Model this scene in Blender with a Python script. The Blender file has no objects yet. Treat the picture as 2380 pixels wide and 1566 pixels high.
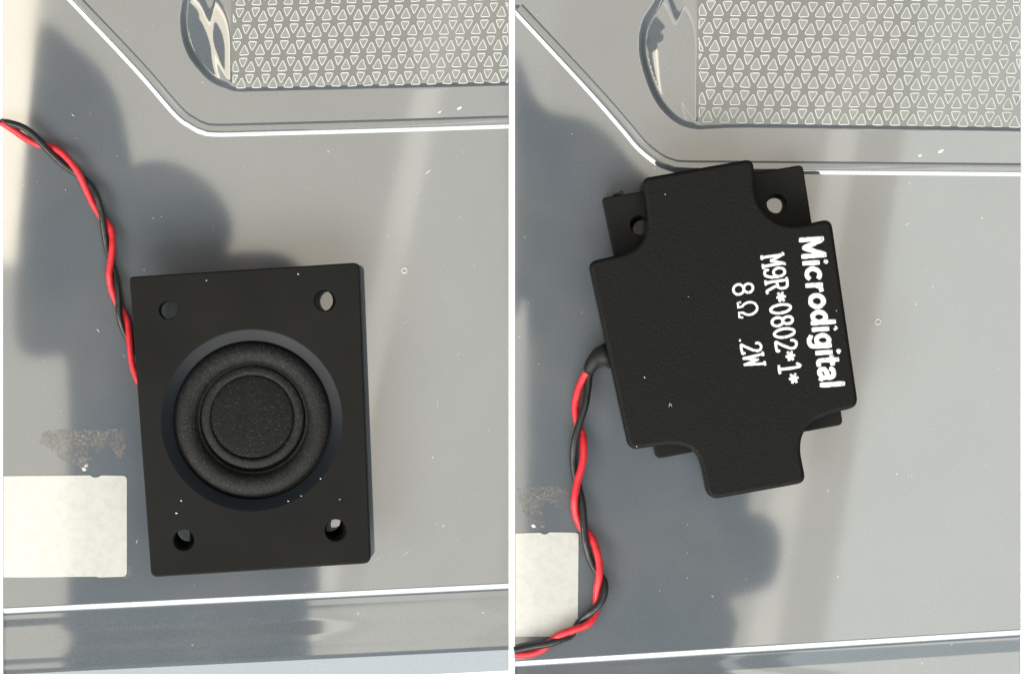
import bpy, bmesh, math, random
import numpy as np
from mathutils import Vector, Matrix
from mathutils.geometry import tessellate_polygon

random.seed(7)
scene = bpy.context.scene
col = scene.collection

# ------------------------------------------------------------------ units
# plan coordinates: 0.06 mm per plan unit, origin of the plan at (1190, 783)
S = 0.06          # mm per plan unit
MM = 0.001        # metres per mm
H = 400.0         # camera height above the lids, mm

def W(px, py, z=0.0):
    """plan position seen at a given height z (mm) -> metres"""
    k = (H - z) / H
    return Vector(((px - 1190) * S * k * MM, -(py - 783) * S * k * MM, z * MM))

def up(px, py, z):
    """place above the lids whose mirror image lies at plan position (px, py)"""
    k = 1 + z / H
    return Vector(((px - 1190) * S * k * MM, -(py - 783) * S * k * MM, z * MM))

# ------------------------------------------------------------------ camera
cam_d = bpy.data.cameras.new('camera')
cam = bpy.data.objects.new('camera', cam_d)
col.objects.link(cam)
cam.location = (0, 0, H * MM)
cam_d.sensor_width = 36.0
cam_d.lens = 36.0 * H / (2380 * S)
cam_d.clip_start = 0.01
cam_d.clip_end = 50
scene.camera = cam

# ------------------------------------------------------------------ world and lamps
world = bpy.data.worlds.new('World')
scene.world = world
world.use_nodes = True
bg = world.node_tree.nodes['Background']
bg.inputs[0].default_value = (0.92, 0.97, 1.0, 1)
bg.inputs[1].default_value = 0.30

def area(name, loc, target, sx, sy, L, color, roll=0.0):
    """rectangular lamp of radiance L; sizes in metres"""
    d = bpy.data.lights.new(name, 'AREA')
    d.shape = 'RECTANGLE'
    d.size = sx; d.size_y = sy
    d.energy = L * math.pi * sx * sy
    d.color = color
    o = bpy.data.objects.new(name, d)
    col.objects.link(o)
    o.location = loc
    dirv = Vector(target) - Vector(loc)
    q = dirv.to_track_quat('-Z', 'Y')
    o.rotation_euler = (q.to_matrix() @ Matrix.Rotation(roll, 3, 'Z')).to_euler()
    return o

def overhead(name, x0, x1, y0, y1, z, L, color, roll=0.0):
    a = up(x0, y0, z); b = up(x1, y1, z)
    c = (a + b) / 2
    return area(name, c, c - Vector((0, 0, 1)), abs(b.x - a.x), abs(b.y - a.y), L, color, roll)

# lamps overlap and add up: one broad ceiling, brighter strips on top of it
overhead('ceiling_lamp_warm', -160, 3000, -900, 1800, 1000, 2.08, (1.0, .90, .72))
overhead('ceiling_lamp_neutral', 905, 1215, -500, 2100, 985, .30, (.92, .97, 1.0), math.radians(-6))
overhead('curtain_gap_lamp', 838, 900, -500, 2100, 970, 1.1, (1.0, .97, .90), math.radians(-12))
overhead('window_lamp_beige', -320, 84, -520, 600, 700, 5.0, (1.0, .88, .68), math.radians(-5))
overhead('curtain_gap_lamp', 1850, 1916, -500, 2100, 970, 1.1, (1.0, .97, .90), math.radians(-9))
overhead('ceiling_lamp_cool', 2030, 2900, -500, 2100, 985, 1.15, (.86, .98, 1.0), math.radians(-9))

def side(name, az, polar, dist, sx, sy, L, color):
    a = math.radians(az); p = math.radians(polar)
    loc = Vector((math.cos(a) * math.sin(p), math.sin(a) * math.sin(p), math.cos(p))) * dist
    return area(name, loc, (0, 0, 0), sx, sy, L, color)

side('added_fill_front', 271, 35.5, .75, .95, .16, 3.6, (.90, .97, 1.0))  # added fill without a known source, lightens the lower lid edge and ridges
side('window_lamp_front', 272, 54, .75, .95, .27, 8.4, (1.0, .985, .93))
side('window_lamp_side', 214, 54, .75, .66, .27, 9.0, (1.0, .98, .91))

scene.view_settings.view_transform = 'Standard'
scene.view_settings.look = 'None'
scene.view_settings.gamma = 1
scene.view_settings.exposure = 0
scene.view_settings.use_curve_mapping = False
scene.render.engine = 'CYCLES'
scene.render.resolution_x = 1024
scene.render.resolution_y = 673

# ------------------------------------------------------------------ materials
def mat(name, base, rough=.5, ior=1.5, spec=.5, coat=0, coat_rough=.07, coat_ior=1.8):
    m = bpy.data.materials.new(name)
    m.use_nodes = True
    b = m.node_tree.nodes['Principled BSDF']
    b.inputs['Base Color'].default_value = (*base, 1)
    b.inputs['Roughness'].default_value = rough
    b.inputs['IOR'].default_value = ior
    b.inputs['Specular IOR Level'].default_value = spec
    b.inputs['Coat Weight'].default_value = coat
    b.inputs['Coat Roughness'].default_value = coat_rough
    b.inputs['Coat IOR'].default_value = coat_ior
    return m, m.node_tree, b

def node(nt, typ, **kw):
    n = nt.nodes.new(typ)
    for k, v in kw.items():
        setattr(n, k, v)
    return n

def noise(nt, scale, detail=4, rough=.5):
    tc = node(nt, 'ShaderNodeTexCoord')
    n = node(nt, 'ShaderNodeTexNoise')
    n.inputs['Scale'].default_value = scale
    n.inputs['Detail'].default_value = detail
    n.inputs['Roughness'].default_value = rough
    nt.links.new(tc.outputs['Object'], n.inputs['Vector'])
    return n

def ramp(nt, src, stops):
    r = node(nt, 'ShaderNodeValToRGB')
    e = r.color_ramp.elements
    e[0].position, e[0].color = stops[0][0], (*stops[0][1], 1)
    e[1].position, e[1].color = stops[-1][0], (*stops[-1][1], 1)
    for p, c in stops[1:-1]:
        x = e.new(p); x.color = (*c, 1)
    nt.links.new(src, r.inputs[0])
    return r

def bump(nt, b, src, strength, dist):
    bp = node(nt, 'ShaderNodeBump')
    bp.inputs['Strength'].default_value = strength
    bp.inputs['Distance'].default_value = dist
    nt.links.new(src, bp.inputs['Height'])
    nt.links.new(bp.outputs[0], b.inputs['Normal'])

F_IOR = 2.05
# smoky grey lid plastic
m_lid, nt, b = mat('lid_plastic', (.113, .124, .134), .03, F_IOR)
n1 = noise(nt, 60, 6, .6)
r = ramp(nt, n1.outputs[0], [(.3, (.097, .111, .124)), (.7, (.112, .126, .138))])
ng = noise(nt, 5200, 2, .6)                       # fine grain and dust in the plastic
rg_ = ramp(nt, ng.outputs[0], [(.30, (.86, .86, .86)), (.70, (1.14, 1.14, 1.14))])
mg = node(nt, 'ShaderNodeMix', data_type='RGBA', blend_type='MULTIPLY')
mg.inputs[0].default_value = 1
nt.links.new(r.outputs[0], mg.inputs[6]); nt.links.new(rg_.outputs[0], mg.inputs[7])
vd = node(nt, 'ShaderNodeTexVoronoi'); vd.inputs['Scale'].default_value = 420
tcd = node(nt, 'ShaderNodeTexCoord'); nt.links.new(tcd.outputs['Object'], vd.inputs['Vector'])
rd_ = ramp(nt, vd.outputs['Distance'], [(.035, (1, 1, 1)), (.075, (0, 0, 0))])
sp = node(nt, 'ShaderNodeSeparateColor'); nt.links.new(vd.outputs['Color'], sp.inputs[0])
gt = node(nt, 'ShaderNodeMath', operation='GREATER_THAN'); gt.inputs[1].default_value = .8
nt.links.new(sp.outputs[1], gt.inputs[0])
ml = node(nt, 'ShaderNodeMath', operation='MULTIPLY'); nt.links.new(rd_.outputs[0], ml.inputs[0]); nt.links.new(gt.outputs[0], ml.inputs[1])
md = node(nt, 'ShaderNodeMix', data_type='RGBA'); nt.links.new(ml.outputs[0], md.inputs[0]); nt.links.new(mg.outputs[2], md.inputs[6])
md.inputs[7].default_value = (.30, .30, .28, 1)
nt.links.new(md.outputs[2], b.inputs['Base Color'])
n2 = noise(nt, 35, 5, .6)
r2 = ramp(nt, n2.outputs[0], [(.35, (.032,) * 3), (.75, (.055,) * 3)])
nt.links.new(r2.outputs[0], b.inputs['Roughness'])
# textured window floor
m_win, nt, b = mat('window_plastic', (.075, .082, .085), .07, F_IOR - .08)
n1 = noise(nt, 300, 3)
bump(nt, b, n1.outputs[0], .05, .0003)
# frosted triangle faces and lips whose pale colour imitates light caught on the edges
m_tri, nt, b = mat('frosted_plastic', (.235, .245, .238), .30, 1.75)
n1 = noise(nt, 2500, 3)
bump(nt, b, n1.outputs[0], .5, .0001)
m_lip, nt, b = mat('pale_lip', (.62, .63, .585), .35, 1.6)
# black moulded plastics
m_plate, nt, b = mat('matte_black_plastic', (.013, .0125, .0115), .55, 1.45, .18)
n1 = noise(nt, 5000, 3)
bump(nt, b, n1.outputs[0], .25, .00006)
n2 = noise(nt, 90, 5)
r = ramp(nt, n2.outputs[0], [(.35, (.0062, .006, .0054)), (.75, (.0098, .0094, .0082))])
nt.links.new(r.outputs[0], b.inputs['Base Color'])
m_box, nt, b = mat('grained_black_plastic', (.0060, .0057, .0052), .5, 1.45, .18)
n1 = noise(nt, 3100, 4, .6)
bump(nt, b, n1.outputs[0], .7, .00014)
m_rim, nt, b = mat('glossy_black_rim', (.007, .009, .0115), .42, 1.45, .22)
m_rub, nt, b = mat('dusty_rubber', (.02, .02, .019), .48, 1.5, .24)
v = node(nt, 'ShaderNodeTexVoronoi')
tc = node(nt, 'ShaderNodeTexCoord')
v.inputs['Scale'].default_value = 3000
nt.links.new(tc.outputs['Object'], v.inputs['Vector'])
n1 = noise(nt, 1700, 5, .7)
r = ramp(nt, n1.outputs[0], [(.35, (.006, .006, .0058)), (.7, (.016, .0155, .0145))])
rs = ramp(nt, v.outputs['Distance'], [(.10, (1, 1, 1)), (.19, (0, 0, 0))])
wn = node(nt, 'ShaderNodeMath', operation='GREATER_THAN')
sep = node(nt, 'ShaderNodeSeparateColor')
nt.links.new(v.outputs['Color'], sep.inputs[0])
nt.links.new(sep.outputs[0], wn.inputs[0]); wn.inputs[1].default_value = .5
mu = node(nt, 'ShaderNodeMath', operation='MULTIPLY')
nt.links.new(rs.outputs[0], mu.inputs[0]); nt.links.new(wn.outputs[0], mu.inputs[1])
mx = node(nt, 'ShaderNodeMix', data_type='RGBA')
nt.links.new(mu.outputs[0], mx.inputs[0]); nt.links.new(r.outputs[0], mx.inputs[6])
mx.inputs[7].default_value = (.13, .125, .11, 1)
nt.links.new(mx.outputs[2], b.inputs['Base Color'])
n3 = noise(nt, 3600, 4, .7)
bump(nt, b, n3.outputs[0], .8, .00018)
# print, wires, paper
m_ink, nt, b = mat('white_ink', (.80, .81, .79), .6)
n1 = noise(nt, 2500, 3)
r = ramp(nt, n1.outputs[0], [(.24, (.25, .26, .25)), (.36, (.66, .67, .65)), (.6, (.84, .85, .82))])
nt.links.new(r.outputs[0], b.inputs['Base Color'])
m_red, nt, b = mat('red_pvc', (.62, .018, .028), .42, 1.5)
n1 = noise(nt, 900, 4, .6)
r = ramp(nt, n1.outputs[0], [(.3, (.50, .012, .022)), (.7, (.70, .03, .04))])
nt.links.new(r.outputs[0], b.inputs['Base Color'])
bump(nt, b, n1.outputs[0], .25, .0002)
m_blk, nt, b = mat('black_pvc', (.014, .015, .015), .36, 1.5)
n1 = noise(nt, 900, 4, .6)
bump(nt, b, n1.outputs[0], .25, .0002)
m_boot, nt, b = mat('black_glue', (.012, .012, .011), .5, 1.45, .3)
m_paper, nt, b = mat('label_paper', (.66, .65, .58), .6, coat=1, coat_ior=F_IOR - .15)
n1 = noise(nt, 700, 6, .65)
r = ramp(nt, n1.outputs[0], [(.28, (.44, .44, .41)), (.56, (.515, .51, .475))])
nt.links.new(r.outputs[0], b.inputs['Base Color'])
m_white, nt, b = mat('white_board', (.95, .95, .95), .9, spec=0)
m_dust, nt, b = mat('white_dust', (.75, .75, .72), .8)
m_resid, nt, b = mat('torn_paper_residue', (.3, .27, .25), .8)
n1 = noise(nt, 3200, 6, .7)
r = ramp(nt, n1.outputs[0], [(.35, (.14, .125, .12)), (.5, (.26, .235, .215)), (.7, (.55, .52, .47))])
nt.links.new(r.outputs[0], b.inputs['Base Color'])
n2 = noise(nt, 1900, 8, .8)
r2 = ramp(nt, n2.outputs[0], [(.40, (.0, .0, .0)), (.68, (.62, .62, .62))])
n4 = noise(nt, 330, 4, .6)
r4 = ramp(nt, n4.outputs[0], [(.36, (.12, .12, .12)), (.60, (1, 1, 1))])
ma = node(nt, 'ShaderNodeMath', operation='MULTIPLY')
nt.links.new(r2.outputs[0], ma.inputs[0]); nt.links.new(r4.outputs[0], ma.inputs[1])
nt.links.new(ma.outputs[0], b.inputs['Alpha'])
m_cloth, nt, b = mat('dark_blue_cloth', (.03, .034, .042), .9, spec=.1)
n1 = noise(nt, 20, 3, .5)
r = ramp(nt, n1.outputs[0], [(.34, (.04, .06, .10)), (.47, (.24, .27, .36)), (.55, (.75, .55, .47)), (.64, (.30, .25, .24)), (.74, (.05, .06, .09))])
nt.links.new(r.outputs[0], b.inputs['Base Color'])
m_phone, nt, b = mat('phone_shell', (.02, .02, .022), .4)

# ------------------------------------------------------------------ helpers
def obj(name, verts, faces, m, parent=None, smooth=False, mats=None, fm=None):
    me = bpy.data.meshes.new(name)
    me.from_pydata([tuple(v) for v in verts], [], faces)
    for x in (mats or [m]):
        me.materials.append(x)
    if fm:
        me.polygons.foreach_set('material_index', fm)
    if smooth:
        me.polygons.foreach_set('use_smooth', [True] * len(me.polygons))
    me.update()
    o = bpy.data.objects.new(name, me)
    col.objects.link(o)
    if parent:
        o.parent = parent
    return o

def fixnormals(o):
    bm = bmesh.new(); bm.from_mesh(o.data)
    bmesh.ops.recalc_face_normals(bm, faces=bm.faces)
    bm.to_mesh(o.data); bm.free()

def empty(name, label, cat, group=None):
    o = bpy.data.objects.new(name, None)
    o.empty_display_size = .005
    col.objects.link(o)
    o['label'] = label; o['category'] = cat
    if group:
        o['group'] = group
    return o

def tag(o, label, cat, group=None):
    o['label'] = label; o['category'] = cat
    if group:
        o['group'] = group

def round_corners(pts, rad, n=5):
    """round every corner of a polygon; rad number or list"""
    out = []
    N = len(pts)
    for i in range(N):
        p = Vector(pts[i][:2]); a = Vector(pts[i - 1][:2]); c = Vector(pts[(i + 1) % N][:2])
        r_ = rad[i] if isinstance(rad, (list, tuple)) else rad
        d1 = (a - p); d2 = (c - p)
        r1 = min(r_, d1.length * .48); r2 = min(r_, d2.length * .48)
        s = p + d1.normalized() * r1; e = p + d2.normalized() * r2
        for k in range(n + 1):
            t = k / n
            out.append((s * (1 - t) ** 2 + p * 2 * t * (1 - t) + e * t ** 2)[:])
    return out

def catmull(pts, n=6, closed=False):
    P = [np.array(p, float) for p in pts]
    N = len(P); out = []
    rng = range(N) if closed else range(N - 1)
    for i in rng:
        if closed:
            p0, p1, p2, p3 = P[i - 1], P[i], P[(i + 1) % N], P[(i + 2) % N]
        else:
            p0, p1, p2, p3 = P[max(i - 1, 0)], P[i], P[i + 1], P[min(i + 2, N - 1)]
        for k in range(n):
            t = k / n
            out.append(.5 * (2 * p1 + (p2 - p0) * t + (2 * p0 - 5 * p1 + 4 * p2 - p3) * t * t
                             + (3 * p1 - p0 - 3 * p2 + p3) * t ** 3))
    if not closed:
        out.append(P[-1])
    return [tuple(x) for x in out]

def area2(pts):
    return sum(pts[i - 1][0] * pts[i][1] - pts[i][0] * pts[i - 1][1] for i in range(len(pts)))

def inset(pts, d):
    """move outline inward by d (any orientation)"""
    sgn = 1 if area2(pts) > 0 else -1
    N = len(pts); out = []
    for i in range(N):
        a = Vector(pts[i - 1][:2]); p = Vector(pts[i][:2]); c = Vector(pts[(i + 1) % N][:2])
        e1 = (p - a); e2 = (c - p)
        e1 = e1.normalized() if e1.length > 1e-9 else Vector((1, 0))
        e2 = e2.normalized() if e2.length > 1e-9 else e1
        n = Vector((-e1.y, e1.x)) + Vector((-e2.y, e2.x))
        n = n.normalized() if n.length > 1e-9 else Vector((-e1.y, e1.x))
        out.append((p + n * d * sgn)[:])
    return out

def slab(name, outline, z0, z1, bev, m, parent, holes=(), zproj=None, bev_bot=0.0, nb=4):
    """extruded outline (plan units as seen at zproj) with rounded top edge.
    holes: (cx, cy, r, dx, dy) bore whose lower end is shifted by (dx, dy)"""
    zp = z1 if zproj is None else zproj
    k = (H - zp) / H
    def P(p, z):
        return ((p[0] - 1190) * S * k * MM, -(p[1] - 783) * S * k * MM, z * MM)
    verts, faces = [], []
    N = len(outline)
    rings = [(inset(outline, bev_bot / S) if bev_bot else outline, z0)]
    if bev_bot:
        rings.append((outline, z0 + bev_bot))
    for j in range(nb + 1):
        a = j / nb * math.pi / 2
        rings.append((inset(outline, bev / S * (1 - math.cos(a))) if j else outline, z1 - bev + bev * math.sin(a)))
    for pts, z in rings:
        for p in pts:
            verts.append(P(p, z))
    for r_ in range(len(rings) - 1):
        for i in range(N):
            j = (i + 1) % N
            faces.append((r_ * N + i, r_ * N + j, (r_ + 1) * N + j, (r_ + 1) * N + i))
    nside = len(faces)
    top_loops = [[(r_, i) for i in range(N)] for r_ in (len(rings) - 1,)]
    topidx = [(len(rings) - 1) * N + i for i in range(N)]
    botidx = list(range(N))
    tl, bl = [topidx], [botidx]
    for (cx, cy, r_, dx, dy) in holes:
        n = 40 if r_ < 60 else 96
        lv = []
        for (rr, zz, f) in ((r_ + 1.6, z1, 0), (r_, z1 - .1, .03), (r_, z0, 1)):
            s = len(verts)
            for q in range(n):
                a = 2 * math.pi * q / n
                verts.append(P((cx + dx * f + rr * math.cos(a), cy + dy * f + rr * math.sin(a)), zz))
            lv.append(list(range(s, s + n)))
        for a_, b_ in zip(lv, lv[1:]):
            for q in range(n):
                faces.append((a_[q], a_[(q + 1) % n], b_[(q + 1) % n], b_[q]))
        tl.append(lv[0]); bl.append(lv[-1])
    nsm = len(faces)
    for loops in (tl, bl):
        flat = [i for l in loops for i in l]
        polys = [[Vector((verts[i][0] * 1e3, verts[i][1] * 1e3, 0)) for i in l] for l in loops]
        for t in tessellate_polygon(polys):
            faces.append(tuple(flat[i] for i in t))
    o = obj(name, verts, faces, m, parent)
    fixnormals(o)
    sm = [i < nsm for i in range(len(o.data.polygons))]
    o.data.polygons.foreach_set('use_smooth', sm)
    return o

def lathe(name, prof, cx, cy, ztop, m, parent, n=96, zproj=None):
    """prof: (radius plan units, z mm relative ztop)"""
    k = (H - (ztop if zproj is None else zproj)) / H
    verts, faces = [], []
    for r_, z in prof:
        for q in range(n):
            a = 2 * math.pi * q / n
            verts.append(((cx + r_ * math.cos(a) - 1190) * S * k * MM, -(cy + r_ * math.sin(a) - 783) * S * k * MM,
                          (ztop + z) * MM))
    for j in range(len(prof) - 1):
        for q in range(n):
            faces.append((j * n + q, j * n + (q + 1) % n, (j + 1) * n + (q + 1) % n, (j + 1) * n + q))
    if prof[-1][0] < 1.5:
        faces.append(tuple((len(prof) - 1) * n + q for q in range(n)))
    o = obj(name, verts, faces, m, parent, smooth=True)
    return o

def tube(pts, rad, n=12, flat=1.0, cap=True, wob=0.0):
    """pts metres -> verts, faces"""
    verts, faces = [], []
    N = len(pts)
    P = [Vector(p) for p in pts]
    for i in range(N):
        t = (P[min(i + 1, N - 1)] - P[max(i - 1, 0)])
        t = t.normalized() if t.length > 1e-12 else Vector((1, 0, 0))
        sidev = Vector((0, 0, 1)).cross(t)
        sidev = sidev.normalized() if sidev.length > 1e-6 else Vector((1, 0, 0))
        upv = t.cross(sidev)
        rr = rad * (1 + wob * (random.random() - .5))
        for q in range(n):
            a = 2 * math.pi * q / n
            verts.append(P[i] + sidev * math.cos(a) * rr + upv * math.sin(a) * rr * flat)
    for i in range(N - 1):
        for q in range(n):
            faces.append((i * n + q, i * n + (q + 1) % n, (i + 1) * n + (q + 1) % n, (i + 1) * n + q))
    if cap:
        faces.append(tuple(range(n))[::-1])
        faces.append(tuple((N - 1) * n + q for q in range(n)))
    return verts, faces

# ------------------------------------------------------------------ added backing board; its strips stand in for a white border
def boxverts(x0, x1, y0, y1, z0, z1):
    a = [W(x0, y0), W(x1, y1)]
    xs = (a[0].x, a[1].x); ys = (a[1].y, a[0].y); zs = (z0 * MM, z1 * MM)
    v = [(x, y, z) for z in zs for y in ys for x in xs]
    f = [(0, 2, 3, 1), (4, 5, 7, 6), (0, 1, 5, 4), (2, 6, 7, 3), (0, 4, 6, 2), (1, 3, 7, 5)]
    return v, f

board = obj('backing_board', *boxverts(-260, 2640, -230, 1800, -9, -5), m_white)
board['kind'] = 'structure'
for x0, x1 in ((-60, 6.6), (1182.4, 1196.6), (2372.4, 2440)):
    obj('border_strip', *boxverts(x0, x1, -200, 1770, -5.0, -.02), m_white, board)

# ------------------------------------------------------------------ lids
def seg_dist(X, Y, pts):
    d = np.full(X.shape, 1e9)
    for (ax, ay), (bx, by) in zip(pts, pts[1:]):
        dx, dy = bx - ax, by - ay
        t = np.clip(((X - ax) * dx + (Y - ay) * dy) / (dx * dx + dy * dy), 0, 1)
        d = np.minimum(d, np.hypot(X - ax - t * dx, Y - ay - t * dy))
    return d

def inside(X, Y, poly):
    r_ = np.zeros(X.shape, bool)
    for (ax, ay), (bx, by) in zip(poly, poly[1:] + poly[:1]):
        if ay == by:
            continue
        c = ((ay > Y) != (by > Y)) & (X < (bx - ax) * (Y - ay) / (by - ay) + ax)
        r_ ^= c
    return r_

def sstep(t):
    t = np.clip(t, 0, 1)
    return t * t * (3 - 2 * t)

PLAT, DEP = .20, .15
CH = .51   # slope of the bright moulded chamfers
BOT = [(-40, 0), (-5.5, 0), (-4.5, -.012), (-3, -.05), (-1.5, -.096), (0, -.142), (1.5, -.188), (3, -.234), (4.5, -.28), (6, -.318), (8, -.35),
       (11, -.37), (20, -.385), (34, -.42), (48, -.45), (60, -.46), (75, -.44), (90, -.42), (110, -.425), (130, -.46),
       (142, -.475), (148, -.50), (151, -.53), (155, -.585), (165, -.745), (180, -.99), (200, -1.32)]

def make_lid(x0, x1, xl, bot, recess, ridge_pts, tri, name, label):
    root = empty(name, label, 'lid')
    y_at = lambda x: bot[0] + (x - x0) * (bot[1] - bot[0]) / (x1 - x0)
    # rows parallel to the lower moulded edge
    ts = sorted(set(list(np.arange(-1640, -40, 4.0)) + list(np.arange(-40, -6, 4.0)) + list(np.arange(-6, 14, 1.5))
                    + list(np.arange(14, 140, 6.0)) + list(np.arange(140, 201, 2.5))))
    xs = np.linspace(x0, x1, 296)
    X, T = np.meshgrid(xs, np.array(ts))
    Y = y_at(X) + T
    bx = np.array([a for a, _ in BOT]); bz = np.array([b_ for _, b_ in BOT])
    Z = np.where(T < -40, 0, np.interp(T, bx, bz))
    ol = catmull(recess, 8)
    poly = [tuple(p) for p in ol] + [(x1 + 400, ol[-1][1]), (x1 + 400, -300), (ol[0][0] + 20, -300)]
    sd = np.where(inside(X, Y, poly), seg_dist(X, Y, [tuple(p) for p in ol] + [(x1 + 400, ol[-1][1])]), 0)
    w = 9 + 100 * sstep((xl + 5 - X) / 80)
    Z = Z - (DEP - .03) * sstep(sd / w) - .03 * sstep(sd / 5)
    # hollow at the rounded end: steep moulded edge, floor rising towards the textured window
    ub = np.clip((xl + 2 - X) / 115, 0, 1.1)
    Z = Z - 1.0 * ub ** 1.45 * sstep(sd / 15) * (.35 + .65 * sstep((Y - recess[1][1] + 30) / 150))
    rl = [tuple(p) for p in catmull(ridge_pts, 8)]
    pin = inside(X, Y, rl + [(x1 + 300, rl[-1][1]), (x1 + 300, -400), (rl[0][0], -400)])
    rd = np.where(pin, seg_dist(X, Y, rl + [(x1 + 300, rl[-1][1])]), 0)
    Z = Z + PLAT * sstep((rd - 7) / 10)
    # very slight waviness of moulded plastic
    Z = Z + .004 * np.sin(X / 170 + 1.3 * np.sin(Y / 260)) * sstep((1330 - Y) / 60) * (sd == 0) * 0
    R_, C_ = X.shape
    V = np.stack([(X - 1190) * S * MM, -(Y - 783) * S * MM, Z * MM], -1).reshape(-1, 3)
    faces = [(r_ * C_ + c, (r_ + 1) * C_ + c, (r_ + 1) * C_ + c + 1, r_ * C_ + c + 1)
             for r_ in range(R_ - 1) for c in range(C_ - 1)]
    panel = obj('panel', V.tolist(), faces, m_lid, root, smooth=True)
    # closed edge below the sheet
    ring = [r_ * C_ for r_ in range(R_)] + [(R_ - 1) * C_ + c for c in range(1, C_)] \
        + [r_ * C_ + C_ - 1 for r_ in range(R_ - 2, -1, -1)] + [c for c in range(C_ - 2, 0, -1)]
    tv = [tuple(V[i]) for i in ring]
    n = len(tv)
    ev = [(a, b_, c - .00002) for a, b_, c in tv] + [(a, b_, -.005) for a, b_, c in tv]
    ef = [(i, (i + 1) % n, n + (i + 1) % n, n + i) for i in range(n)] + [tuple(range(n, 2 * n))]
    e = obj('edge_wall', ev, ef, m_lid, root)
    fixnormals(e)
    # moulded ridge: profile swept along its line (outside = positive)
    prof = [(6.6, -.03), (6.0, -.005), (5.4, .02), (4, .06), (2.5, .106), (1, .152), (-.5, .198), (-2, .244), (-3.4, .282), (-4.6, .302),
            (-6.5, .312), (-10, .306), (-14, .287), (-18, .262), (-20.5, .244), (-23, .218), (-25, .185)]
    path = [Vector(p) for p in catmull(ridge_pts, 14)]
    rv, rf = [], []
    np_ = len(prof)
    for i, p in enumerate(path):
        t = (path[min(i + 1, len(path) - 1)] - path[max(i - 1, 0)]).normalized()
        nrm = Vector((-t.y, t.x))        # to the lower left of the travelling direction
        for d_, z in prof:
            q = p + nrm * d_
            q.x = min(max(q.x, x0), x1)
            rv.append(((q.x - 1190) * S * MM, -(q.y - 783) * S * MM, z * MM))
    for i in range(len(path) - 1):
        for j in range(np_ - 1):
            rf.append((i * np_ + j, (i + 1) * np_ + j, (i + 1) * np_ + j + 1, i * np_ + j + 1))
    rg = obj('moulded_ridge', rv, rf, m_lid, root, smooth=True)
    fixnormals(rg)
    if rg.data.polygons[5].normal.z < 0:
        rg.data.flip_normals()
    # textured window with its triangles
    (ax, ay), e1, e2, xe, nrow = tri
    zf = PLAT - DEP
    q = [(xe - 4, -190), (x1, -190), (x1, recess[-1][1] - 12), (xe + 10, recess[-1][1] - 8), (xe - 4, recess[-1][1] - 34)]
    wv = [((a - 1190) * S * MM, -(b_ - 783) * S * MM, (zf + .012) * MM) for a, b_ in q]
    win = obj('textured_window', wv, [tuple(range(len(wv)))[::-1]], m_win, root)
    cache = {}
    def clip(P, x, keep_right):
        out = []
        for i in range(len(P)):
            a, b_ = P[i - 1], P[i]
            ia = (a[0] >= x) == keep_right; ib = (b_[0] >= x) == keep_right
            if ia != ib:
                t = (x - a[0]) / (b_[0] - a[0])
                out.append((x, a[1] + t * (b_[1] - a[1])))
            if ib:
                out.append(b_)
        return out
    def boss_mesh(P):
        """P centred polygon"""
        c = P
        for _ in range(2):
            n_ = []
            for i in range(len(c)):
                a, b_ = Vector(c[i]), Vector(c[(i + 1) % len(c)])
                n_ += [(a * .84 + b_ * .16)[:], (a * .16 + b_ * .84)[:]]
            c = n_
        c = [(x + random.uniform(-.35, .35), y + random.uniform(-.35, .35)) for x, y in c]
        rings = [(c, 0.0), (inset(c, .7), .10), (inset(c, 2.3), .10), (inset(c, 3.6), .06)]
        v_ = [(x * S * MM, -y * S * MM, z * MM) for pts, z in rings for x, y in pts]
        n_ = len(c)
        f_ = [(r_ * n_ + i, r_ * n_ + (i + 1) % n_, (r_ + 1) * n_ + (i + 1) % n_, (r_ + 1) * n_ + i)
              for r_ in range(3) for i in range(n_)] + [tuple(3 * n_ + i for i in range(n_))]
        me = bpy.data.meshes.new('triangle_boss')
        me.from_pydata(v_, [], f_)
        me.materials.append(m_lip); me.materials.append(m_tri)
        me.polygons.foreach_set('material_index', [0] * (2 * n_) + [1] * (n_ + 1))
        bm = bmesh.new(); bm.from_mesh(me)
        bmesh.ops.recalc_face_normals(bm, faces=bm.faces)
        up_ = max(bm.faces, key=lambda f: f.calc_area())
        if up_.normal.z < 0:
            bmesh.ops.reverse_faces(bm, faces=bm.faces)
        bm.to_mesh(me); bm.free()
        return me
    O = Vector((ax, ay)); E1 = Vector(e1); E2 = Vector(e2)
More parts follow.
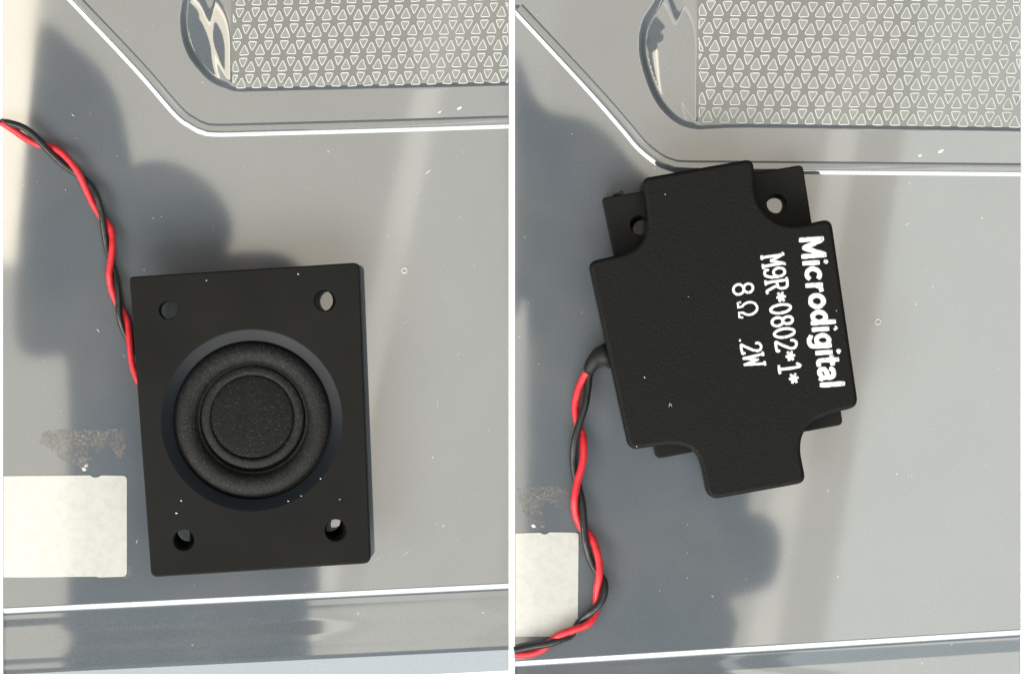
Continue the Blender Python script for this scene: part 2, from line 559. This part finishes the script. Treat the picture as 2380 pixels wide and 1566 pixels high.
    for r_ in range(nrow):
        for i in range(-8, 24):
            a = O + E1 * i + E2 * r_
            for kind in (0, 1):
                if kind == 0:
                    P = [a, a + E1, a + E2]; d = 2.6
                else:
                    P = [a + E1, a + E1 + E2, a + E2]; d = 3.7
                P = [p.copy() for p in P]
                # inset triangle
                cen = sum(P, Vector((0, 0))) / 3
                ins = []
                for j in range(3):
                    p = P[j]; u1 = (P[j - 1] - p).normalized(); u2 = (P[(j + 1) % 3] - p).normalized()
                    bis = (u1 + u2).normalized()
                    s = math.sqrt(max(1e-6, (1 - u1.dot(u2)) / 2))
                    ins.append((p + bis * d / s)[:])
                if kind:
                    ins = [(x, y - 1.2) for x, y in ins]
                xsn = [p[0] for p in ins]
                if max(xsn) < xe + 5 or min(xsn) > x1 - 4 or max(p[1] for p in ins) < -45:
                    continue
                if min(xsn) < xe or max(xsn) > x1 - .6:
                    ins = clip(clip(ins, xe, True), x1 - .6, False)
                    if len(ins) < 3 or abs(area2(ins)) < 110:
                        continue
                    cx = sum(p[0] for p in ins) / len(ins); cy = sum(p[1] for p in ins) / len(ins)
                    me = boss_mesh([(p[0] - cx, p[1] - cy) for p in ins])
                else:
                    cx, cy = cen
                    key = (kind, random.randrange(6))
                    if key not in cache:
                        cache[key] = boss_mesh([(p[0] - cx, p[1] - cy) for p in ins])
                    me = cache[key]
                o = bpy.data.objects.new('triangle_boss', me)
                col.objects.link(o)
                o.parent = win
                o.rotation_euler = (random.uniform(-.03, .03), random.uniform(-.03, .03), random.uniform(-.05, .05))
                cx += random.uniform(-.5, .5); cy += random.uniform(-.5, .5)
                o.location = ((cx - 1190) * S * MM, -(cy - 783) * S * MM, (zf + .01) * MM)
    return root

lidA = make_lid(7, 1182, 541, (1418, 1360),
         [(432, -60), (424, 0), (419, 42), (423, 86), (436, 125), (457, 156), (486, 187), (519, 205), (558, 213), (640, 211), (1182, 199)],
         [(40, -128), (162, 0), (314, 161), (405, 265), (441, 293), (467, 306), (500, 312), (610, 310), (900, 302), (1182, 293)],
         ((541, 209.5), (36.9, -.78), (22, -39), 541, 7),
         'storage_box_lid', 'smoky grey glossy plastic lid under the speaker that shows its round cone')
lidB = make_lid(1197, 2372, 1624, (1541, 1468),
         [(1545, -60), (1523, 0), (1494, 52), (1486, 109), (1497, 169), (1523, 234), (1561, 278), (1606, 300), (1660, 299), (1780, 297), (2372, 305)],
         [(1197, 27), (1237, 70), (1372, 215.6), (1445, 299), (1484, 345), (1523, 376.6), (1554, 391), (1592, 397), (1760, 398.5), (2372, 404)],
         ((1624, 288), (39.6, .6), (24, -41), 1624, 9),
         'storage_box_lid', 'smoky grey glossy plastic lid under the printed back of the cross-shaped speaker')

# ------------------------------------------------------------------ wires
def wire(zoom, pts, rad_mm, m, parent, z_lo):
    """pts: (x, y, level) level 0 = lower strand, 1 = upper strand"""
    f = [(zoom(x, y)[0], zoom(x, y)[1], z_lo + l * 2.02 * rad_mm) for x, y, l in pts]
    f = catmull(f, 7)
    P = [((x - 1190) * S * MM, -(y - 783) * S * MM, z * MM) for x, y, z in f]
    v_, fc = tube(P, rad_mm * MM, 14, 1.0, True, .05)
    o = obj('wire', v_, fc, m, parent, smooth=True)
    return o

RW = .47
# ------------------------------------------------------------------ speaker seen from the front
spk = empty('speaker', 'black rectangular speaker lying face up, round rubber cone and four screw holes', 'speaker', 'small black speakers')
spk.location = (0, 0, 0)
T1 = 6.6
def z3(x, y):
    return (290.5 + .5009 * x, 581 + .5009 * y)
plate = round_corners([z3(20, 125), z3(1086, 58), z3(1139, 1452), z3(121, 1517)], [9, 15, 16, 16])
slab('front_plate', plate, T1 - 2.6, T1, .22, m_plate, spk,
     holes=[(391.7, 720, 22, 1, 1), (755, 698, 25, -9, 0), (426.7, 1254.7, 24, 5, -19), (780.5, 1232, 25, -17, -20), (585, 976, 210, 0, 0)])
CX, CY = 585, 975
lathe('rim', [(211, -.02), (209, -.06), (186, -.95), (184, -1.02), (183.5, -1.9)], 585, 976.5, T1, m_rim, spk)
pr = [(184.5, -1.75), (180, -1.55)]
for k in range(0, 17):
    a = math.pi * k / 16
    pr.append((155 + 26 * math.cos(a), -1.72 + 1.30 * math.sin(a)))
pr += [(127.5, -1.62), (125.5, -1.58), (123.5, -1.68), (121.5, -1.98), (120, -2.1)]
lathe('surround', pr, CX, CY - 1, T1, m_rub, spk)
lathe('cone_ring', [(121, -2.1), (119.5, -1.5), (117, -1.30), (104, -1.26), (99.5, -1.32), (97.8, -1.55), (96.5, -1.62)], CX - .5, CY - 5, T1, m_rub, spk)
m_cap = m_rub.copy(); m_cap.name = 'dusty_cap_rubber'; m_cap.node_tree.nodes['Principled BSDF'].inputs['Specular IOR Level'].default_value = .10
for n_ in m_cap.node_tree.nodes:
    if n_.type == 'VALTORGB' and 0 < n_.color_ramp.elements[1].color[0] < .05:
        n_.color_ramp.elements[0].color = (.0075, .0073, .006, 1); n_.color_ramp.elements[1].color = (.014, .0135, .0115, 1)
lathe('dust_cap', [(97, -1.62), (95.5, -1.42), (93, -1.33), (85, -1.27), (70, -1.18), (50, -1.10), (30, -1.08), (14, -1.09), (1, -1.10)], CX - 1, CY - 7, T1, m_cap, spk)
# housing below the plate: cross with hollow corners
def cross_outline(cx, cy, w, h, nx, ny, rot):
    c, s = math.cos(rot), math.sin(rot)
    pts = []
    base = [(-w, -h + ny), (-w + nx * .8, -h + ny), (-w + nx, -h + ny * .8), (-w + nx, -h)]
    for sx, sy, rev in ((1, 1, 0), (-1, 1, 1), (-1, -1, 0), (1, -1, 1)):
        b_ = base[::-1] if rev else base
        pts += [(x * sx, y * sy) for x, y in b_]
    return [(cx + x * c - y * s, cy + x * s + y * c) for x, y in pts]
hx, hy = 586, 976
ho = round_corners(cross_outline(hx, hy, 232, 318, 75, 110, math.radians(-3)), 12, 3)
slab('housing', ho, 0.01, T1 - 2.58, .02, m_box, spk, holes=(), zproj=3)
zl = lambda x, y: ((x / 1.424) * .581, (450 + y / 1.424) * .581)
wire(zl, [(12, 60, .5), (70, 95, .2), (140, 145, 0), (215, 183, 0), (290, 197, .1), (350, 227, .6), (410, 285, 1), (455, 350, 1),
          (490, 425, .7), (527, 510, .2), (575, 592, 0), (622, 640, .2), (645, 700, .6), (648, 765, 1), (638, 850, 1), (630, 920, .9),
          (634, 985, .4), (657, 1062, 0), (690, 1115, 0), (722, 1165, .2), (738, 1220, .6), (745, 1290, 1), (753, 1380, 1), (768, 1460, 1), (800, 1540, 1.2)],
     RW, m_red, spk, RW)
wire(zl, [(12, 55, -.0), (60, 64, .6), (130, 86, 1), (195, 130, 1), (250, 187, 1), (300, 240, .6), (370, 305, 0), (430, 345, 0),
          (485, 385, .2), (530, 430, .6), (563, 490, 1), (583, 560, 1), (594, 620, 1), (601, 700, .5), (612, 775, 0), (635, 850, 0),
          (660, 925, .2), (678, 1000, .8), (684, 1080, 1), (688, 1160, 1), (703, 1230, .4), (742, 1310, 0), (780, 1370, 0), (820, 1430, .4)],
     RW, m_blk, spk, RW)

# ------------------------------------------------------------------ speaker seen from the back
spk2 = empty('speaker', 'black speaker lying face down, cross-shaped back housing with white printed lettering', 'speaker', 'small black speakers')
zb = lambda x, y: (1336.3 + .538 * x, 348.6 + .538 * y)
Z0 = .30
plate2 = round_corners([zb(118, 208), zb(984, 64), zb(1158, 1186), zb(352, 1334)], [7, 12, 12, 12])
slab('front_plate', plate2, Z0, Z0 + 2.6, .2, m_plate, spk2,
     holes=[(*zb(282, 324), 23, 8, 9), (*zb(870, 232), 22, 0, 7), (*zb(480, 1210), 22, 0, 0), (*zb(1050, 1110), 22, 0, 0)])
cross = [(292, 122, 16), (772, 37, 22)] , \
        [(776, 150), (785, 205), (803, 245), (838, 288), (880, 314), (930, 326), (985, 323)], \
        [(1108, 296, 22), (1226, 1108, 22)], \
        [(1110, 1137), (1040, 1164), (997, 1202), (977, 1248), (974, 1305)], \
        [(1000, 1436, 22), (578, 1512, 26)], \
        [(551, 1375), (533, 1322), (503, 1290), (460, 1274), (405, 1270)], \
        [(235, 1297, 22), (58, 482, 20)], \
        [(190, 453), (240, 438), (284, 405), (308, 360), (315, 305)]
pts, rads = [], []
for grp in cross:
    for p in grp:
        pts.append(zb(p[0], p[1])); rads.append(p[2] if len(p) > 2 else 14)
ol = round_corners(pts, rads, 5)
T2 = Z0 + T1
slab('back_housing', ol, Z0 + 2.62, T2, .55, m_box, spk2, nb=5)
# burr of torn plastic on the plate
bv, bf = tube([W(*zb(165, 200), Z0 + 2), W(*zb(190, 192), Z0 + 2.2), W(*zb(205, 180), Z0 + 2.5)], .22 * MM, 6, .7)
obj('plastic_burr', bv, bf, m_plate, spk2)

# lettering: drawn as strokes of ink
def arc(cx, cy, rx, ry, a0, a1, n=14):
    return [(cx + rx * math.cos(math.radians(a0 + (a1 - a0) * k / n)), cy + ry * math.sin(math.radians(a0 + (a1 - a0) * k / n))) for k in range(n + 1)]
# bold sans glyphs: unit = cap height; each (advance, strokes)
B = {
 'M': (.93, [[(.10, .0), (.10, 1), ], [(.13, .98), (.43, .12)], [(.43, .12), (.74, .98)], [(.77, 1), (.77, 0)]]),
 'i': (.27, [[(.12, 0), (.12, .66)], [(.12, .98), (.12, 1.0)]]),
 'c': (.64, [arc(.32, .36, .23, .29, 48, 312)]),
 'r': (.44, [[(.12, 0), (.12, .66)], [(.12, .38), (.2, .57), (.36, .62)]]),
 'o': (.68, [arc(.33, .35, .235, .29, 0, 360, 20)]),
 'd': (.68, [arc(.30, .35, .20, .29, 0, 360, 20), [(.53, 0), (.53, 1.0)]]),
 'g': (.68, [arc(.30, .36, .20, .28, 0, 360, 20), [(.53, .66), (.53, -.05), (.44, -.22), (.26, -.24), (.12, -.14)]]),
 't': (.42, [[(.17, .9), (.17, .14), (.24, .03), (.36, .03)], [(.03, .64), (.35, .64)]]),
 'a': (.62, [[(.10, .52), (.17, .62), (.32, .63), (.43, .56), (.45, .42), (.45, .12), (.52, .02)], [(.44, .36), (.24, .33), (.10, .22), (.13, .06), (.26, .01), (.44, .12)]]),
 'l': (.27, [[(.12, 0), (.12, 1.0)]]),
}
# typewriter glyphs in a unit-high, .56 wide cell
Tg = {
 'M': (.56, [[(.02, 0), (.14, 0)], [(.08, 0), (.08, 1)], [(.02, 1), (.10, 1)], [(.08, .98), (.27, .40)], [(.27, .40), (.46, .98)], [(.46, 1), (.46, 0)], [(.40, 0), (.54, 0)], [(.46, 1), (.53, 1)]]),
 '9': (.53, [arc(.25, .70, .18, .27, 0, 360, 18), [(.43, .68), (.42, .35), (.33, .08), (.20, .02), (.08, .09), (.09, .2)]]),
 'R': (.58, [[(.02, 0), (.17, 0)], [(.09, 0), (.09, 1)], [(.02, 1), (.28, 1), (.40, .93), (.43, .76), (.38, .59), (.27, .53), (.10, .53)], [(.27, .52), (.43, .04), (.54, 0)]]),
 '*': (.46, [[(.21, .42), (.21, .80)], [(.04, .51), (.38, .71)], [(.04, .71), (.38, .51)]]),
 '0': (.53, [arc(.25, .5, .18, .48, 0, 360, 22)]),
 '8': (.52, [arc(.25, .75, .155, .23, 0, 360, 16), arc(.25, .26, .18, .26, 0, 360, 16)]),
 '2': (.53, [[(.08, .76), (.10, .90), (.24, .99), (.39, .91), (.42, .73), (.33, .50), (.12, .15), (.07, .03), (.44, .03), (.44, .14)]]),
 '1': (.52, [[(.12, .86), (.26, .97), (.26, 0)], [(.10, .0), (.42, .0)]]),
 'W': (.60, [[(.0, 1), (.14, 1)], [(.07, 1), (.14, .02)], [(.14, .02), (.28, .72)], [(.28, .72), (.42, .02)], [(.42, .02), (.50, 1)], [(.43, 1), (.56, 1)]]),
 '.': (.2, [[(.05, .02), (.06, .02)]]),
 'Ω': (.66, [[(.02, .16), (.03, .02), (.20, .02)] + arc(.30, .58, .235, .40, 238, -58, 22) + [(.40, .02), (.58, .02), (.59, .16)]]),
}
def lettering(glyphs, text, p0, p1, upv, wpen, gap=0.0):
    """text along plan points p0 -> p1 (baseline), up vector = cap height"""
    adv = sum(glyphs[c][0] + gap for c in text) - gap
    p0 = Vector(p0); p1 = Vector(p1); d = (p1 - p0) / adv; u = Vector(upv)
    cap = u.length
    verts, faces = [], []
    x = 0.0
    for ch in text:
        a, strokes = glyphs[ch]
        for st in strokes:
            pts_ = st
            if len(st) > 2 and len(st) < 12:
                pts_ = catmull(st, 4)
            elif len(st) == 2:
                pts_ = [tuple(np.array(st[0]) * (1 - t) + np.array(st[1]) * t) for t in np.linspace(0, 1, 7)]
            P = []
            for gx, gy in pts_:
                q = p0 + d * (x + gx) + u * gy + Vector((random.uniform(-.35, .35), random.uniform(-.35, .35)))
                P.append(W(q.x, q.y, T2 + .005))
            # round ends
            rr = wpen * S * MM
            e0 = (P[0] - P[1]).normalized() if (P[0] - P[1]).length > 1e-9 else Vector((1, 0, 0))
            e1 = (P[-1] - P[-2]).normalized() if (P[-1] - P[-2]).length > 1e-9 else Vector((-1, 0, 0))
            n = 8
            v_, f_ = tube(P, rr, n, .12, True, .16)
            b0 = len(verts)
            verts += v_; faces += [tuple(i + b0 for i in f) for f in f_]
            for c_, e_ in ((P[0], e0), (P[-1], e1)):
                v_, f_ = tube([c_ - e_ * rr * .2, c_ + e_ * rr * .3, c_ + e_ * rr * .55], rr * .86, n, .12, True)
                b0 = len(verts)
                verts += v_; faces += [tuple(i + b0 for i in f) for f in f_]
        x += a + gap
    o = obj('lettering', verts, faces, m_ink, spk2, smooth=True)
    fixnormals(o)
    return o
zt = lambda x, y: (1655.85 + .25973 * x, 522.9 + .25973 * y)
k_ = .25973
lettering(B, 'Microdigital', zt(783, 112), zt(978, 1462), (200 * k_, -14 * k_), 5.9)
lettering(Tg, 'M9R*0802*1*', zt(440, 275), zt(622, 1440), (188 * k_, -30 * k_), 3.5)
lettering(Tg, '8', zt(180, 520), zt(196, 650), (180 * k_, -26 * k_), 3.1)
lettering(Tg, 'Ω', zt(222, 690), zt(243, 845), (172 * k_, -26 * k_), 3.0)
lettering(Tg, '.2W', zt(240, 1020), zt(290, 1285), (182 * k_, -28 * k_), 3.2)

# wires of the second speaker with glue at their root
zr = lambda x, y: ((2040 + x / 1.165) * .581, (1350 + y / 1.165) * .581)
wire(zr, [(455, 70, 1.6), (405, 95, 1.4), (368, 145, 1), (338, 190, .6), (314, 255, .3), (303, 330, 0), (316, 405, 0), (336, 450, .2), (343, 505, .7), (337, 580, 1),
          (317, 655, 1), (300, 740, 1), (304, 815, .4), (333, 885, 0), (370, 915, .2), (395, 965, .7), (413, 1035, 1), (414, 1105, 1),
          (404, 1165, .6), (402, 1225, 0), (395, 1285, .3), (360, 1330, .8), (290, 1357, 1), (230, 1380, .8), (185, 1415, .2), (150, 1450, 0), (90, 1472, 0), (21, 1474, 0)],
     RW * 1.12, m_red, spk2, RW * 1.12)
wire(zr, [(465, 90, 1.0), (415, 115, .8), (372, 165, .4), (362, 235, .6), (349, 315, 1), (324, 395, 1), (301, 480, .8), (294, 560, .3), (302, 635, 0), (321, 705, 0),
          (337, 785, .6), (343, 870, 1), (349, 950, .8), (368, 1020, .2), (400, 1085, 0), (434, 1125, .3), (440, 1170, .8), (424, 1222, 1),
          (378, 1273, .8), (328, 1318, 0), (285, 1382, 0), (240, 1400, .6), (180, 1420, 1), (110, 1432, .8), (21, 1452, .5)],
     RW * 1.12, m_blk, spk2, RW * 1.12)
def blob(name, pts, m, parent):
    verts, faces = [], []
    n = 12
    for (x, y, z, r_) in pts:
        pass
    P = [W(*zr(x, y), z) for x, y, z, r_ in pts]
    v_, f_ = tube(P, 1 * MM, n)
    for i, (x, y, z, r_) in enumerate(pts):
        for q in range(n):
            v_[i * n + q] = P[i] + (v_[i * n + q] - P[i]) * (r_ * (1 + random.uniform(-.09, .09)))
    return obj(name, v_, f_, m, parent, smooth=True)
blob('wire_boot', [(470, 75, 2.6, 1.7), (440, 84, 2.5, 1.75), (415, 93, 2.3, 1.35), (395, 110, 2.1, 1.1), (380, 130, 1.9, .95), (366, 152, 1.7, .85), (358, 164, 1.6, .55)], m_boot, spk2)

# ------------------------------------------------------------------ paper labels and residue
def label(pts, rad, text, name='paper_label'):
    o = slab(name, round_corners(pts, rad, 4), .012, .09, .02, m_paper, None, nb=2)
    tag(o, text, 'label')
    return o
jag = [(8, 1106), (210, 1104), (216, 1109), (226, 1109), (236, 1104), (295, 1105), (295, 1339), (230, 1341), (222, 1339), (70, 1341), (8, 1341)]
label(jag, [1, 3, 3, 3, 3, 10, 11, 3, 2, 3, 1], 'blank white paper label on the lid beside the face-up speaker')
jag2 = [(1198, 1239), (1256, 1237), (1262, 1241), (1270, 1241), (1277, 1236), (1345, 1237), (1343, 1470), (1336, 1478), (1198, 1479)]
label(jag2, [1, 3, 3, 3, 3, 9, 3, 6, 1], 'blank white paper label under the twisted wires of the face-down speaker')

def residue(pts, text):
    P = []
    N = len(pts)
    for i in range(N):
        a = Vector(pts[i]); b_ = Vector(pts[(i + 1) % N])
        m_ = max(2, int((b_ - a).length / 4))
        for k in range(m_):
            q = a.lerp(b_, k / m_)
            P.append((q.x + random.uniform(-3.4, 3.4), q.y + random.uniform(-3.4, 3.4)))
    o = slab('paper_residue', P, .012, .05, .006, m_resid, None, nb=1)
    tag(o, text, 'residue')
    return o
zq = lambda x, y: (x / 1.43 * .581, (1600 + y / 1.43) * .581)
residue([zq(*p) for p in [(245, 182), (340, 172), (480, 165), (590, 168), (712, 162), (722, 210), (716, 260), (692, 345), (668, 330), (650, 290), (610, 258),
                          (555, 300), (515, 262), (500, 290), (525, 335), (505, 355), (495, 400), (465, 395), (440, 375), (380, 362), (330, 315), (262, 262), (215, 250), (235, 215)]],
        'brown torn paper residue just above the label beside the face-up speaker')
residue([zq(*p) for p in [(728, 938), (765, 950), (768, 975), (740, 1008), (705, 1012), (722, 985)]], 'small crumb of grey glue residue at the corner of the label near the face-up speaker')
residue([(1200, 1135), (1260, 1128), (1318, 1132), (1322, 1165), (1300, 1180), (1270, 1165), (1258, 1190), (1268, 1225), (1240, 1228), (1222, 1205), (1212, 1175)],
        'pale torn paper residue behind the twisted wires of the face-down speaker')

# ------------------------------------------------------------------ specks, lint and moulding marks
def fleck_mesh(items, name):
    verts, faces = [], []
    for (x, y, l, w_, ang, *zz) in items:
        c, s = math.cos(ang), math.sin(ang)
        z = .01 + (PLAT + .003 if y < 300 or (x > 1190 and y < 372) else 0)
        if zz:
            q_ = W(x, y, zz[0]); x, y = 1190 + q_.x / (S * MM), 783 - q_.y / (S * MM); z = zz[0] - .004
        base = len(verts)
        ring = [(-l, 0), (-l * .4, -w_), (l * .5, -w_ * .8), (l, 0), (l * .3, w_), (-l * .5, w_ * .7)]
        for (a, b_) in ring:
            p = W(x + a * c - b_ * s, y + a * s + b_ * c); verts.append((p.x, p.y, z * MM))
        for (a, b_) in ring:
            p = W(x + .5 * (a * c - b_ * s), y + .5 * (a * s + b_ * c)); verts.append((p.x, p.y, (z + .04) * MM))
        for i in range(6):
            j = (i + 1) % 6
            faces.append((base + i, base + j, base + 6 + j, base + 6 + i))
        faces.append(tuple(base + 6 + i for i in range(6)))
    o = obj(name, verts, faces, m_dust)
    fixnormals(o)
    o['kind'] = 'stuff'
    return o
it = [(1022, 261, 5, 2, -.6), (1068, 252, 7, 3, -.5), (995, 400, 10, 1, -.7), (2138, 362, 5, 3, -.5), (2186, 352, 8, 3.5, -.5), (2110, 520, 9, .8, -.6),
      (228, 768, 5, .9, .9), (195, 1090, 6, 4, .5), (200, 1082, 5, 3, -.4), (1240, 1222, 6, 4, .3), (318, 1258, 5, .7, -1.2), (170, 268, 5, .8, .8)]
def over_speaker(x, y):
    return (290 < x < 870 and 600 < y < 1350) or (1360 < x < 2005 and 365 < y < 1170)
rs = random.Random(3)
while len(it) < 90:
    x = rs.choice((rs.uniform(12, 1176), rs.uniform(1202, 2366))); y = rs.uniform(0, 1400)
    if over_speaker(x, y) or y < 330 and (x % 1190) > 380 or (y > 1080 and (x < 320 or 1190 < x < 1360)):
        continue
    it.append((x, y, rs.uniform(.5, 1.6), rs.uniform(.4, 1.0), rs.uniform(0, 6)))
sp_it = [(480, 652, 2.0, 1.2, .3, T1), (693, 637, 2.2, 1.6, .5, T1), (421, 1163, 2.5, 1.4, .9, T1), (410, 1192, 3, 1.6, .2, T1), (790, 1160, 1.6, 1.2, .3, T1), (670, 1164, 2.4, 1, .1, T1),
         (700, 1152, 2, 1, .2, T1), (745, 1112, 2, 1.2, .7, T1), (1498, 877, 2.6, 1.2, 1.2, T2), (1546, 452, 1.8, 1, .4, T2), (1944, 722, 1.6, 1, .3, T2), (1556, 941, 6, .6, -1.3, T2), (1560, 941, 5, .6, 1.2, T2), (1600, 690, 1.2, .8, 0, T2), (1480, 1037, 1.6, 1, 1, T2)]
for _ in range(14):
    it.append((rs.choice((rs.uniform(900, 1170), rs.uniform(2050, 2350))), rs.uniform(340, 1330), rs.uniform(5, 13), rs.uniform(.25, .45), rs.uniform(0, 6)))
dust = fleck_mesh(it + sp_it, 'dust')
dust['label'] = 'pale dust specks and lint scattered over both lids'

def ring_mark(x, y, r_, text):
    n = 28
    P = [W(x + r_ * math.cos(a), y + r_ * math.sin(a)) + Vector((0, 0, .02 * MM)) for a in np.linspace(0, 2 * math.pi, n)]
    v_, f_ = tube(P, 1.9 * S * MM, 8, .8, False)
    o = obj('moulding_mark', v_, f_, m_lip, None, smooth=True)
    tag(o, text, 'mark')
ring_mark(940, 628, 6.0, 'tiny round moulding mark beside the face-up speaker')
ring_mark(2040, 747, 6.5, 'tiny round moulding mark beside the printed back housing')

# ------------------------------------------------------------------ the photographer above, seen as dark mirror images in the lids
def figure(name, outline, z, thick, text):
    pts = catmull(outline, 3, True)
    verts, faces = [], []
    k = 1 + z / H
    N = len(pts)
    rings = []
    for ins, dz in ((10, 0), (3, 4), (0, 12), (0, thick - 12), (3, thick - 4), (10, thick)):
        rr = inset(pts, ins / 1.0) if ins else pts
        for p in rr:
            verts.append(((p[0] - 1190) * S * k * MM, -(p[1] - 783) * S * k * MM, (z + dz) * MM))
    for r_ in range(5):
        for i in range(N):
            faces.append((r_ * N + i, r_ * N + (i + 1) % N, (r_ + 1) * N + (i + 1) % N, (r_ + 1) * N + i))
    for base in (0, 5 * N):
        for t in tessellate_polygon([[Vector((verts[base + i][0] * 1e3, verts[base + i][1] * 1e3, 0)) for i in range(N)]]):
            faces.append(tuple(base + i for i in t))
    o = obj(name, verts, faces, m_cloth)
    fixnormals(o)
    tag(o, text, 'person')
    return o
figure('person', [(84, 50), (130, 78), (190, 130), (238, 220), (262, 330), (282, 392), (330, 370), (400, 376), (460, 415), (503, 478), (512, 540), (500, 583),
                  (560, 582), (625, 583), (662, 598), (690, 650), (708, 900), (722, 1150), (724, 1330), (724, 1440), (700, 1520), (690, 1900),
                  (420, 1960), (160, 1900), (150, 1500), (150, 1150), (148, 860), (120, 832), (60, 830), (28, 780), (30, 600), (46, 420), (66, 200)],
       450, 45, 'dark sleeve and hand of a person mirrored beside the face-up speaker')
figure('person', [(1194, 128), (1237, 208), (1271, 249), (1302, 260), (1354, 270), (1393, 288), (1432, 325), (1471, 371), (1540, 440), (1640, 560), (1720, 720),
                  (1750, 900), (1750, 1100), (1747, 1195), (1764, 1207), (1795, 1210), (1817, 1233), (1821, 1272), (1815, 1326), (1791, 1369), (1735, 1388), (1703, 1398),
                  (1716, 1431), (1721, 1467), (1710, 1506), (1690, 1900), (1450, 1960), (1230, 1900), (1226, 1500), (1225, 1100), (1224, 700), (1194, 735), (1192, 500)],
       450, 45, 'dark sleeve and hand of a person mirrored around the face-down speaker')
